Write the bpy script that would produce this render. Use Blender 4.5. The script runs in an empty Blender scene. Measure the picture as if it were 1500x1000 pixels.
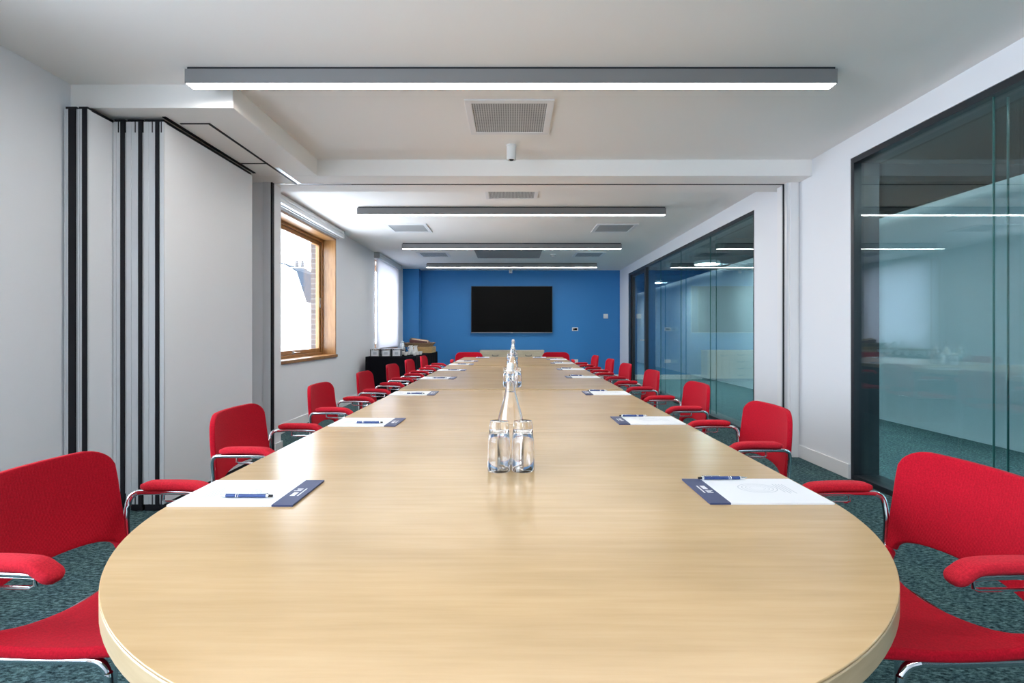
import bpy, bmesh, math, random
from mathutils import Vector, Matrix
random.seed(7)
S = bpy.context.scene
COL = S.collection
PI = math.pi

# ------------------------------------------------------------------ materials
def mat(name, color=(.8, .8, .8), rough=.5, metal=0.0, spec=.5, coat=0.0, sheen=0.0):
    m = bpy.data.materials.new(name); m.use_nodes = True
    b = m.node_tree.nodes['Principled BSDF']
    b.inputs['Base Color'].default_value = (*color, 1)
    b.inputs['Roughness'].default_value = rough
    b.inputs['Metallic'].default_value = metal
    b.inputs['Specular IOR Level'].default_value = spec
    if coat: b.inputs['Coat Weight'].default_value = coat; b.inputs['Coat Roughness'].default_value = .12
    if sheen: b.inputs['Sheen Weight'].default_value = sheen
    return m

def nodes(m): return m.node_tree.nodes, m.node_tree.links, m.node_tree.nodes['Principled BSDF']

def coords(m, scale=(1, 1, 1)):
    N, L, b = nodes(m)
    tc = N.new('ShaderNodeTexCoord'); mp = N.new('ShaderNodeMapping')
    mp.inputs['Scale'].default_value = scale
    L.new(tc.outputs['Object'], mp.inputs['Vector'])
    return mp.outputs['Vector']

def noise(m, vec, scale=5, detail=4, rough=.6):
    N, L, b = nodes(m)
    n = N.new('ShaderNodeTexNoise'); n.inputs['Scale'].default_value = scale
    n.inputs['Detail'].default_value = detail; n.inputs['Roughness'].default_value = rough
    L.new(vec, n.inputs['Vector']); return n.outputs['Fac']

def ramp(m, fac, stops):
    N, L, b = nodes(m)
    r = N.new('ShaderNodeValToRGB'); e = r.color_ramp.elements
    e[0].position, e[0].color = stops[0][0], (*stops[0][1], 1)
    e[1].position, e[1].color = stops[-1][0], (*stops[-1][1], 1)
    for p, c in stops[1:-1]:
        k = e.new(p); k.color = (*c, 1)
    L.new(fac, r.inputs['Fac']); return r.outputs['Color']

def bump(m, fac, strength=.3, dist=.01):
    N, L, b = nodes(m)
    n = N.new('ShaderNodeBump'); n.inputs['Strength'].default_value = strength
    n.inputs['Distance'].default_value = dist
    L.new(fac, n.inputs['Height']); L.new(n.outputs['Normal'], b.inputs['Normal'])

def paint(name, color, rough=.55):
    m = mat(name, color, rough, spec=.3)
    v = coords(m); bump(m, noise(m, v, 180, 3), .06, .002)
    return m

def emit(name, color, strength):
    m = bpy.data.materials.new(name); m.use_nodes = True
    N, L = m.node_tree.nodes, m.node_tree.links
    N.remove(N['Principled BSDF'])
    e = N.new('ShaderNodeEmission'); e.inputs['Color'].default_value = (*color, 1)
    e.inputs['Strength'].default_value = strength
    L.new(e.outputs[0], N['Material Output'].inputs['Surface'])
    return m

def sheet_glass(name, tint, f0=.04):
    """thin flat glazing: straight-through tint plus an angle-dependent mirror"""
    m = bpy.data.materials.new(name); m.use_nodes = True
    N, L = m.node_tree.nodes, m.node_tree.links
    N.remove(N['Principled BSDF'])
    t = N.new('ShaderNodeBsdfTransparent'); t.inputs['Color'].default_value = (*tint, 1)
    g = N.new('ShaderNodeBsdfGlossy'); g.inputs['Roughness'].default_value = 0.0
    g.inputs['Color'].default_value = (.93, .97, 1, 1)
    lw = N.new('ShaderNodeLayerWeight')
    p = N.new('ShaderNodeMath'); p.operation = 'POWER'; p.inputs[1].default_value = 5
    L.new(lw.outputs['Facing'], p.inputs[0])
    a = N.new('ShaderNodeMath'); a.operation = 'MULTIPLY_ADD'
    a.inputs[1].default_value = 1 - f0; a.inputs[2].default_value = f0
    L.new(p.outputs[0], a.inputs[0])
    mx = N.new('ShaderNodeMixShader')
    L.new(a.outputs[0], mx.inputs[0]); L.new(t.outputs[0], mx.inputs[1]); L.new(g.outputs[0], mx.inputs[2])
    L.new(mx.outputs[0], N['Material Output'].inputs['Surface'])
    return m

def glass(name, ior, tint=(1, 1, 1)):
    m = bpy.data.materials.new(name); m.use_nodes = True
    N, L = m.node_tree.nodes, m.node_tree.links
    N.remove(N['Principled BSDF'])
    g = N.new('ShaderNodeBsdfGlass'); g.inputs['IOR'].default_value = ior
    g.inputs['Roughness'].default_value = 0.0; g.inputs['Color'].default_value = (*tint, 1)
    L.new(g.outputs[0], N['Material Output'].inputs['Surface'])
    return m

M = {}
M['wall'] = paint('white_wall_paint', (.80, .812, .845))
M['ceiling'] = paint('white_ceiling_paint', (.90, .88, .855), .7)
M['trim'] = paint('white_trim_paint', (.82, .82, .83), .35)
M['blue'] = paint('blue_wall_paint', (.040, .215, .52), .5)
M['panel'] = paint('white_laminate_panel', (.80, .812, .845), .4)
M['alu'] = mat('brushed_aluminium', (.72, .73, .75), .42, .45)
M['lamp_body'] = mat('grey_anodised_lamp_body', (.23, .23, .235), .45, .35)
M['black'] = mat('black_rubber', (.008, .008, .012), .6, spec=.3)
M['frame'] = mat('dark_metal_frame', (.012, .015, .02), .35)
M['chrome'] = mat('polished_chrome', (.80, .82, .84), .09, 1)
M['steel'] = mat('satin_steel', (.6, .6, .6), .3, 1)
M['led_added'] = emit('added_led_diffuser', (.95, .98, 1), 95)  # stronger LED for the added, unseen office lights
M['dark_steel'] = mat('dark_steel', (.16, .15, .14), .35, .8)
M['led'] = emit('led_diffuser', (1, .955, .905), 18.5)
M['white_plastic'] = mat('white_plastic', (.80, .80, .79), .35)
M['screen'] = mat('black_screen', (.002, .002, .002), .35, spec=.08)
M['bezel'] = mat('black_bezel', (.012, .012, .012), .3)
M['dark_base'] = mat('black_table_base', (.012, .013, .016), .4)
M['cloth_black'] = mat('black_tablecloth', (.006, .006, .009), .95, spec=.08)
bump(M['cloth_black'], noise(M['cloth_black'], coords(M['cloth_black']), 300, 2), .2, .003)
M['cutout'] = mat('dark_grey_matt', (.03, .03, .03), .8)  # plain dark grey for sensor lens, vent ring and panel core
M['clay'] = mat('glazed_white_china', (.84, .84, .83), .15, coat=.3)
M['paper'] = mat('white_paper', (.76, .77, .80), .7, spec=.2)
M['print'] = mat('faint_grey_print', (.50, .53, .58), .7, spec=.2)
M['navy'] = mat('navy_print', (.032, .048, .13), .5)
M['pen_blue'] = mat('blue_pen_lacquer', (.02, .055, .20), .2, .3, coat=.6)
M['silver'] = mat('silver_flask', (.7, .72, .75), .22, .9)
M['kraft'] = mat('kraft_card', (.42, .26, .11), .8)
M['packet_red'] = mat('dark_red_packet', (.10, .025, .02), .5)
M['packet_cream'] = mat('cream_packet', (.62, .50, .36), .5)
M['water'] = glass('drinking_water', 1.33, (1.0, .995, 1))
M['glassware'] = glass('clear_glassware', 1.48, (1.0, .995, .99))
M['pane'] = sheet_glass('window_pane_glass', (.96, .98, .98))
M['partition_glass'] = sheet_glass('partition_glass', (.885, .955, .96), .05)
M['glass_edge'] = mat('green_glass_edge', (.05, .16, .15), .15)
M['slate'] = mat('grey_slate', (.030, .036, .046), .9, spec=.1)
M['render_white'] = mat('white_render', (.85, .86, .88), .8)
M['office_dark'] = paint('dark_exposed_ceiling', (.085, .075, .065), .8)
M['duct'] = mat('grey_duct', (.16, .155, .15), .5, .2)
M['office_wall'] = paint('pale_office_wall', (.56, .66, .70), .6)
M['lamp_round'] = emit('round_lamp_diffuser', (.92, .97, 1), 42)

# maple with grain running across the table
def wood(name, c1, c2, c3, scale, rough, coat=0.0, fl=.5):
    m = mat(name, c2, rough, coat=coat)
    v = coords(m, scale)
    f1 = noise(m, v, 2.2, 6, .62)
    col = ramp(m, f1, [(.3, c1), (.5, c2), (.72, c3)])
    N, L, b = nodes(m)
    v2 = coords(m, (1.2, 3.0, 3))
    f2 = noise(m, v2, 1.6, 3, .5)
    r2 = ramp(m, f2, [(.35, (.90, .88, .86)), (.65, (1.04, 1.03, 1.02))])
    mx = N.new('ShaderNodeMix'); mx.data_type = 'RGBA'; mx.blend_type = 'MULTIPLY'; mx.inputs[0].default_value = fl
    L.new(col, mx.inputs[6]); L.new(r2, mx.inputs[7]); L.new(mx.outputs[2], b.inputs['Base Color'])
    return m
M['maple'] = wood('pale_maple_veneer', (.505, .340, .170), (.54, .368, .188), (.57, .396, .212), (1.6, 22, 8), .235, .0, .9)
M['maple_edge'] = wood('maple_edge_band', (.54, .39, .22), (.60, .45, .27), (.64, .49, .31), (3, 3, 30), .3, .0)
M['beech'] = wood('pale_beech_cabinet', (.56, .47, .33), (.62, .53, .38), (.66, .57, .42), (2, 8, 12), .4)
M['oak'] = wood('golden_oak', (.25, .115, .035), (.31, .15, .05), (.37, .19, .07), (22, 5, 2.2), .28)
M['crate'] = wood('light_pine_crate', (.45, .28, .10), (.55, .36, .14), (.6, .42, .2), (4, 4, 14), .6)

# carpet: dark teal pile with flecks
m = mat('teal_grey_carpet', (.08, .12, .13), .95, spec=.05)
v = coords(m, (1, 2.2, 1)); f = noise(m, v, 38, 6, .8)
col = ramp(m, f, [(.38, (.008, .016, .020)), (.5, (.068, .13, .14)), (.62, (.20, .33, .345))])
N, L, b = nodes(m)
v2 = coords(m, (1, 1, 1)); f2 = noise(m, v2, 5, 3, .6)
r2 = ramp(m, f2, [(.3, (.78, .8, .85)), (.7, (1.1, 1.1, 1.05))])
mx = N.new('ShaderNodeMix'); mx.data_type = 'RGBA'; mx.blend_type = 'MULTIPLY'; mx.inputs[0].default_value = 1
L.new(col, mx.inputs[6]); L.new(r2, mx.inputs[7]); L.new(mx.outputs[2], b.inputs['Base Color'])
bump(m, f, .9, .012); M['carpet'] = m

# red ribbed fabric
def fabric(name, c):
    m = mat(name, c, .85, spec=.1, sheen=.06)
    N, L, b = nodes(m)
    b.inputs['Sheen Tint'].default_value = (1, .5, .55, 1)
    v = coords(m); n = noise(m, v, 260, 2, .5)
    col = ramp(m, n, [(.3, tuple(x * .8 for x in c)), (.7, tuple(min(1, x * 1.15) for x in c))])
    L.new(col, b.inputs['Base Color'])
    w = N.new('ShaderNodeTexWave'); w.wave_type = 'BANDS'; w.bands_direction = 'Y'
    w.inputs['Scale'].default_value = 90; w.inputs['Distortion'].default_value = .6
    L.new(v, w.inputs['Vector'])
    bump(m, w.outputs['Fac'], .2, .0012)
    return m
M['red'] = fabric('red_ribbed_fabric', (.46, .006, .020))
M['red_arm'] = fabric('red_arm_vinyl', (.56, .018, .034))

# perforated ceiling grille: dots
m = mat('perforated_grey_grille', (.5, .5, .5), .5)
N, L, b = nodes(m)
v = coords(m, (62, 62, 62))
fr = N.new('ShaderNodeVectorMath'); fr.operation = 'FRACTION'; L.new(v, fr.inputs[0])
sb = N.new('ShaderNodeVectorMath'); sb.operation = 'SUBTRACT'; sb.inputs[1].default_value = (.5, .5, 0); L.new(fr.outputs[0], sb.inputs[0])
ml = N.new('ShaderNodeVectorMath'); ml.operation = 'MULTIPLY'; ml.inputs[1].default_value = (1, 1, 0); L.new(sb.outputs[0], ml.inputs[0])
ln = N.new('ShaderNodeVectorMath'); ln.operation = 'LENGTH'; L.new(ml.outputs[0], ln.inputs[0])
L.new(ramp(m, ln.outputs['Value'], [(.30, (.10, .105, .11)), (.38, (.56, .57, .57))]), b.inputs['Base Color'])
M['grille'] = m
M['grey_grille'] = mat('plain_grey_grille', (.30, .30, .305), .6)

# pale brick
m = mat('pale_brick', (.5, .45, .42), .9)
N, L, b = nodes(m)
v = coords(m)
sw = N.new('ShaderNodeSeparateXYZ'); cb = N.new('ShaderNodeCombineXYZ'); L.new(v, sw.inputs[0])
ad = N.new('ShaderNodeMath'); ad.operation = 'ADD'; L.new(sw.outputs[0], ad.inputs[0]); L.new(sw.outputs[1], ad.inputs[1])
L.new(ad.outputs[0], cb.inputs[0]); L.new(sw.outputs[2], cb.inputs[1])
bk = N.new('ShaderNodeTexBrick'); bk.inputs['Scale'].default_value = 1
bk.inputs['Brick Width'].default_value = .225; bk.inputs['Row Height'].default_value = .075; bk.inputs['Mortar Size'].default_value = .006
bk.inputs['Color1'].default_value = (.105, .088, .085, 1); bk.inputs['Color2'].default_value = (.075, .066, .066, 1); bk.inputs['Mortar'].default_value = (.17, .165, .16, 1)
L.new(cb.outputs[0], bk.inputs['Vector']); L.new(bk.outputs['Color'], b.inputs['Base Color'])
M['brick'] = m

# woven wicker
m = mat('brown_wicker', (.3, .17, .08), .7)
N, L, b = nodes(m)
v = coords(m); w = N.new('ShaderNodeTexWave'); w.bands_direction = 'Z'; w.inputs['Scale'].default_value = 22; w.inputs['Distortion'].default_value = 4
L.new(v, w.inputs['Vector'])
L.new(ramp(m, w.outputs['Fac'], [(.2, (.12, .055, .03)), (.6, (.5, .34, .19))]), b.inputs['Base Color'])
bump(m, w.outputs['Fac'], .8, .01); M['wicker'] = m

# white translucent blind
m = bpy.data.materials.new('white_blind_fabric'); m.use_nodes = True
N, L = m.node_tree.nodes, m.node_tree.links
b = N['Principled BSDF']; b.inputs['Base Color'].default_value = (.85, .85, .88, 1); b.inputs['Roughness'].default_value = .9
t = N.new('ShaderNodeBsdfTranslucent'); t.inputs['Color'].default_value = (.80, .80, .84, 1)
mx = N.new('ShaderNodeMixShader'); mx.inputs[0].default_value = .45
L.new(b.outputs[0], mx.inputs[1]); L.new(t.outputs[0], mx.inputs[2]); L.new(mx.outputs[0], N['Material Output'].inputs['Surface'])
M['blind'] = m

# ------------------------------------------------------------------ mesh helpers
class MB:
    def __init__(s): s.v = []; s.f = []
    def add(s, vs, fs):
        o = len(s.v); s.v += [tuple(x) for x in vs]; s.f += [tuple(i + o for i in f) for f in fs]; return s
    def box(s, x0, x1, y0, y1, z0, z1):
        vs = [(x, y, z) for x in (x0, x1) for y in (y0, y1) for z in (z0, z1)]
        return s.add(vs, [(0, 1, 3, 2), (4, 6, 7, 5), (0, 4, 5, 1), (2, 3, 7, 6), (0, 2, 6, 4), (1, 5, 7, 3)])
    def quadbox(s, p, n):
        """p: four corners, n: thickness vector"""
        q = [Vector(a) for a in p]; n = Vector(n)
        vs = q + [a + n for a in q]
        return s.add(vs, [(3, 2, 1, 0), (4, 5, 6, 7), (0, 1, 5, 4), (1, 2, 6, 5), (2, 3, 7, 6), (3, 0, 4, 7)])
    def prism(s, pts, z0, z1):
        n = len(pts)
        vs = [(x, y, z0) for x, y in pts] + [(x, y, z1) for x, y in pts]
        return s.add(vs, [tuple(reversed(range(n))), tuple(range(n, 2 * n))] + [(i, (i + 1) % n, n + (i + 1) % n, n + i) for i in range(n)])
    def lathe(s, prof, seg=32, c=(0, 0, 0), closed=False):
        vs = []; fs = []; n = len(prof)
        for r, z in prof:
            for k in range(seg):
                a = 2 * PI * k / seg
                vs.append((c[0] + r * math.cos(a), c[1] + r * math.sin(a), c[2] + z))
        for i in range(n if closed else n - 1):
            j = (i + 1) % n
            for k in range(seg):
                l = (k + 1) % seg
                fs.append((i * seg + k, i * seg + l, j * seg + l, j * seg + k))
        if not closed:
            if prof[0][0] > 1e-6: fs.append(tuple(reversed(range(seg))))
            if prof[-1][0] > 1e-6: fs.append(tuple(range((n - 1) * seg, n * seg)))
        return s.add(vs, fs)
    def sweep(s, path, shape, up=(0, 0, 1), scales=None):
        """shape: list of (a,b) in the (side, up) frame"""
        P = [Vector(p) for p in path]; n = len(P); k = len(shape); vs = []; fs = []
        up = Vector(up); side = None
        for i in range(n):
            t = (P[min(i + 1, n - 1)] - P[max(i - 1, 0)]).normalized()
            sd = t.cross(up)
            if sd.length < .15: sd = side if side else t.orthogonal()
            sd = (sd - t * sd.dot(t)).normalized()
            if side and sd.dot(side) < 0: sd = -sd
            side = sd
            u = sd.cross(t).normalized(); sc = scales[i] if scales else 1
            for a, b in shape: vs.append(P[i] + sd * a * sc + u * b * sc)
        for i in range(n - 1):
            for j in range(k):
                l = (j + 1) % k
                fs.append((i * k + j, i * k + l, (i + 1) * k + l, (i + 1) * k + j))
        fs.append(tuple(reversed(range(k)))); fs.append(tuple(range((n - 1) * k, n * k)))
        return s.add(vs, fs)
    def tube(s, path, r, seg=10, smooth=0):
        if smooth: path = catmull(path, smooth)
        return s.sweep(path, [(r * math.cos(2 * PI * k / seg), r * math.sin(2 * PI * k / seg)) for k in range(seg)], up=(.13, .31, .94))
    def cyl(s, p, q, r, seg=16): return s.tube([p, q], r, seg)
    def obj(s, name, m, parent=None, smooth=True, angle=35, bevel=0, loc=None):
        me = bpy.data.meshes.new(name); me.from_pydata(s.v, [], s.f)
        bm = bmesh.new(); bm.from_mesh(me); bmesh.ops.recalc_face_normals(bm, faces=bm.faces); bm.to_mesh(me); bm.free()
        me.materials.append(m)
        if smooth:
            for p in me.polygons: p.use_smooth = True
            me.set_sharp_from_angle(angle=math.radians(angle))
        o = bpy.data.objects.new(name, me); COL.objects.link(o)
        if parent: o.parent = parent
        if loc: o.location = loc
        if bevel:
            b = o.modifiers.new('edge', 'BEVEL'); b.width = bevel; b.segments = 2; b.limit_method = 'ANGLE'; b.angle_limit = math.radians(40)
        return o

def catmull(pts, n):
    P = [Vector(p) for p in pts]; P = [2 * P[0] - P[1]] + P + [2 * P[-1] - P[-2]]; out = []
    for i in range(1, len(P) - 2):
        for k in range(n):
            t = k / n
            out.append(.5 * ((2 * P[i]) + (P[i + 1] - P[i - 1]) * t + (2 * P[i - 1] - 5 * P[i] + 4 * P[i + 1] - P[i + 2]) * t * t + (3 * P[i] - P[i - 1] - 3 * P[i + 1] + P[i + 2]) * t ** 3))
    out.append(P[-2]); return out

def rrect(w, h, r, n=4):
    out = []
    for cx, cy, a0 in ((w - r, h - r, 0), (-w + r, h - r, 90), (-w + r, -h + r, 180), (w - r, -h + r, 270)):
        for k in range(n + 1):
            a = math.radians(a0 + 90 * k / n); out.append((cx + r * math.cos(a), cy + r * math.sin(a)))
    return out

def tag(o, label, cat, group=None):
    o['label'] = label; o['category'] = cat
    if group: o['group'] = group
    return o
def thing(name, label, cat, loc=(0, 0, 0), rz=0, group=None):
    o = bpy.data.objects.new(name, None); COL.objects.link(o); o.location = loc; o.rotation_euler = (0, 0, rz)
    o.empty_display_size = .1
    return tag(o, label, cat, group)
def struct(o): o['kind'] = 'structure'; return o
def shell(name, loc=(0, 0, 0)):
    o = bpy.data.objects.new(name, None); COL.objects.link(o); o.location = loc; return struct(o)
def dup(src, loc, rz, label, group=None):
    def cp(o, par):
        c = o.copy(); COL.objects.link(c)
        if par: c.parent = par
        for ch in list(o.children): cp(ch, c)
        return c
    r = cp(src, None); r.location = loc; r.rotation_euler = (0, 0, rz); r['label'] = label
    if group: r['group'] = group
    return r
ORD = ['nearest', 'second', 'third', 'fourth', 'fifth', 'sixth', 'seventh']

# ------------------------------------------------------------------ dimensions (metres; camera at origin, looking along +Y)
CH = 1.15                       # camera height
ZC = 2.685                      # ceiling
ZB = 2.538                      # underside of beam and bulkhead
XR, XL, XN = 2.66, -2.63, -2.73
YB, YF = 13.05, -2.6
G1 = (-1.9, 4.16, 2.515)        # glazed opening beside the camera: y0, y1, top
G2 = (5.81, 12.10, 2.50)        # glazed opening of the far half
W1 = (5.90, 7.90, .80, 2.55)
W2 = (10.12, 12.05, .80, 2.55)
W0 = (-2.4, 1.75, .70, 2.58)  # opening added out of view to let daylight into the near half

# ------------------------------------------------------------------ room shell
struct(MB().box(-3.2, 5.0, YF - .2, 32.2, -.12, 0).obj('floor', M['carpet'], smooth=False))
struct(MB().box(-3.2, 2.86, YF - .2, YB + .2, ZC, ZC + .2).obj('ceiling', M['ceiling'], smooth=False))
b = MB()
def wall_holes(b, x0, x1, y0, y1, z0, z1, holes):
    y = y0
    for h in holes:
        b.box(x0, x1, y, h[0], z0, z1)
        if h[2] > z0 + 1e-4: b.box(x0, x1, h[0], h[1], z0, h[2])
        b.box(x0, x1, h[0], h[1], h[3], z1)
        y = h[1]
    b.box(x0, x1, y, y1, z0, z1)
wall_holes(b, -2.985, XL, 4.90, YB, 0, ZC, [W1, W2])
wall_holes(b, -3.05, XN, YF, 4.90, 0, ZC, [W0])
struct(b.obj('wall_left', M['wall'], smooth=False))
b = MB(); wall_holes(b, XR, 2.86, YF, YB, 0, ZC, [(G1[0], G1[1], 0, G1[2]), (G2[0], G2[1], 0, G2[2])])
struct(b.obj('wall_right', M['wall'], smooth=False))
struct(MB().box(-3.05, 2.86, YB, YB + .2, 0, ZC).box(XL, -2.236, 12.74, YB, 0, ZC).obj('wall_back', M['blue'], smooth=False))
struct(MB().box(-3.05, 2.86, YF - .2, YF, 0, ZC).obj('wall_front', M['wall'], smooth=False))
# cross beam and the bulkhead along the window side
struct(MB().box(XL, XR, 4.69, 5.22, ZB, ZC).obj('trim_1', M['ceiling'], smooth=False, bevel=.004))
struct(MB().box(XN, -1.725, 3.27, 4.69, ZB, ZC).obj('trim_2', M['ceiling'], smooth=False, bevel=.004))
# door-set nibs left and right of the partition line
struct(MB().box(XL, -2.215, 4.90, 5.07, 0, ZB).obj('trim_3', M['wall'], smooth=False))
struct(MB().box(2.555, XR, 4.90, 5.10, 0, ZB).obj('trim_4', M['trim'], smooth=False))
# metal posts with black seals on the nibs, ceiling track
p = shell('trim_5')
MB().box(-2.30, -2.228, 4.88, 4.90, 0, ZB).obj('post', M['alu'], p, smooth=False)
MB().box(-2.228, -2.213, 4.885, 4.925, 0, ZB).obj('seal', M['black'], p, smooth=False)
p = shell('trim_6')
MB().box(2.545, 2.555, 4.90, 5.0, 0, ZB).obj('post', M['alu'], p, smooth=False)
MB().box(2.538, 2.556, 4.945, 4.965, 0, ZB).obj('seal', M['black'], p, smooth=False)
MB().box(2.57, 2.645, 4.885, 4.90, 0, ZB).obj('cover_strip', M['trim'], p, smooth=False)
p = shell('trim_7')
T = ZB - .004
MB().box(-2.0, 2.54, 4.945, 4.965, T, ZB).obj('track_slot', M['black'], p, smooth=False)
MB().box(-2.02, -2.002, 3.515, 4.955, T, ZB).box(-2.20, -2.002, 3.505, 3.520, T, ZB).box(-2.22, -2.002, 4.335, 4.347, T, ZB).obj('cover_gap', M['black'], p, smooth=False)
MB().box(-1.995, -1.96, 4.45, 4.93, T, ZB).box(-2.2, -1.5, 4.925, 4.94, T, ZB).obj('track_edge', M['alu'], p, smooth=False)
MB().box(-2.25, -2.225, 3.40, 4.60, T, ZB).obj('panel_track', M['black'], p, smooth=False)

# skirting
def skirt(name, boxes):
    b = MB()
    for x in boxes: b.box(*x)
    return struct(b.obj(name, M['trim'], smooth=False, bevel=.003))
HB = .115
skirt('baseboard_left', [(XL, XL + .016, 5.07, 12.74, 0, HB), (-2.215, -2.199, 4.93, 5.085, 0, HB), (XL, -2.199, 5.07, 5.085, 0, HB), (XN, XN + .016, YF, 3.1, 0, HB)])
skirt('baseboard_right', [(XR - .016, XR, G1[1], 4.90, 0, HB), (XR - .016, XR, 5.10, G2[0], 0, HB), (XR - .016, XR, G2[1], YB, 0, HB), (XR - .016, XR, YF, G1[0], 0, HB)])
skirt('baseboard_back', [(-2.236, XR, YB - .016, YB, 0, HB), (XL, -2.236, 12.724, 12.74, 0, HB), (-2.236, -2.22, 12.74, YB, 0, HB)])

# ------------------------------------------------------------------ glazed partitions (window_4, window_5) and glass door
def glazing(name, g, joints, y_end):
    y0, y1, zt = g; y1 = y_end
    p = shell(name)
    fw = .035
    b = MB()
    b.box(2.665, 2.865, y0, y0 + fw, 0, zt).box(2.665, 2.865, y1 - fw, y1, 0, zt)
    b.box(2.665, 2.865, y0 + fw, y1 - fw, zt - .045, zt).box(2.665, 2.865, y0 + fw, y1 - fw, 0, .04)
    b.obj('frame', M['frame'], p, smooth=False, bevel=.002)
    ys = [y0 + fw - .012] + joints + [y1 - fw + .012]
    for xx in (2.695, 2.775):
        for i in range(len(ys) - 1):
            MB().box(xx, xx + .010, ys[i] + .002, ys[i + 1] - .002, .03, zt - .035).obj('pane', M['partition_glass'], p, smooth=False)
        for y in joints:
            MB().box(xx - .0005, xx + .0105, y - .002, y + .002, .04, zt - .045).obj('joint', M['glass_edge'], p, smooth=False)
    return p
glazing('window_4', G1, [-.60, .60, 1.78, 2.965], G1[1])
glazing('window_5', G2, [7.2, 8.45, 9.6], 10.60)
# glass door at the far end
d = shell('door_1')
y0, y1, zt = 10.60, G2[1], G2[2]
MB().box(2.665, 2.815, y0, y0 + .07, 0, zt).box(2.665, 2.815, y1 - .20, y1, 0, zt).box(2.665, 2.815, y0 + .07, y1 - .2, zt - .06, zt).obj('door_frame', M['frame'], d, smooth=False, bevel=.002)
lf = MB().box(2.70, 2.74, y0 + .08, y0 + .13, .01, zt - .07).box(2.70, 2.74, y1 - .26, y1 - .21, .01, zt - .07).box(2.70, 2.74, y0 + .13, y1 - .26, zt - .11, zt - .07).box(2.70, 2.74, y0 + .13, y1 - .26, .01, .06).obj('door_leaf', M['frame'], d, smooth=False)
MB().box(2.715, 2.725, y0 + .13, y1 - .26, .06, zt - .11).obj('pane', M['partition_glass'], lf, smooth=False)
MB().tube([(2.70, y0 + .105, 1.0), (2.64, y0 + .105, 1.0), (2.63, y0 + .13, 1.0), (2.63, y0 + .24, 1.0)], .010, 10).cyl((2.70, y0 + .105, 1.0), (2.694, y0 + .105, 1.0), .026).obj('door_handle', M['steel'], lf)

# ------------------------------------------------------------------ office beyond the glass
struct(MB().box(4.9, 5.05, YF, 32, 0, 2.67).obj('wall_corridor', M['office_wall'], smooth=False))
b = MB().box(2.6, 7.2, YF - .2, 32.2, 3.35, 3.5)
for y in (-1.2, 1.5, 4.2, 6.9, 9.6, 12.3, 15.0, 17.7, 20.4, 23.1, 25.8, 28.5): b.box(2.86, 7.0, y, y + .28, 3.12, 3.35)
b.box(2.60, 2.86, YF - .2, 32.2, ZC + .2, 3.4).box(2.66, 2.86, YB + .2, 32.2, 0, ZC + .25)
b.box(7.0, 7.2, YF - .2, 32.2, 0, 3.4).box(2.86, 7.0, 32, 32.2, 0, 3.4).box(2.86, 7.0, YF - .2, YF, 0, 3.4).box(5.0, 7.0, YF - .2, 32.2, -.1, 0)
struct(b.obj('ceiling_corridor', M['office_dark'], smooth=False))
t = thing('air_duct', 'grey round air duct running along the dark ceiling behind the glass', 'duct', (3.25, 0, 2.98))
MB().cyl((0, YF, 0), (0, 32, 0), .13, 24).obj('duct_pipe', M['duct'], t)
for k, y in enumerate((-1.0, 1.0, 3.0, 5.0, 7.0, 9.0, 11, 13, 15, 17, 19, 21, 23, 25)):
    MB().cyl((0, y, 0), (0, y + .04, 0), .139, 24).obj('clamp', M['steel'], t)
    MB().cyl((0, y + .02, .13), (0, y + .02, .37), .006, 8).obj('hanger', M['steel'], t)
b = MB()
def disc_lamp():
    t = thing('pendant_lamp', '', 'ceiling lamp', (0, 0, 0), 0, 'round lamps behind the glass')
    MB().lathe([(.02, .07), (.22, .065), (.245, .055), (.245, .015), (.23, .0), (.23, .01), (.001, .01)], 40).obj('lamp_shade', M['white_plastic'], t)
    MB().lathe([(.001, .008), (.228, .008), (.228, .002), (.001, .002)], 40).obj('diffuser', M['lamp_round'], t)
    MB().cyl((0, 0, .09), (0, 0, .85), .006, 8).obj('cable', M['black'], t)
    return t
L0 = disc_lamp()
L0.location = (3.85, 10.45, 2.495); L0['label'] = 'round glowing pendant lamp seen through the far glass beneath the dark ceiling'
for y, lab in ((14.4, 'small distant round lamp seen through glass beside the glass door'), (19.0, 'added tiny round lamp glimpsed through the glass door'), (24.0, 'faintest added round lamp deep behind the glass door'), (2.2, 'added round pendant lamp high behind the large near glass partition')):  # all but the first are added to light the office
    dup(L0, (3.85, y, 2.495 if y > 8 else 2.75), 0, lab)

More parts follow.
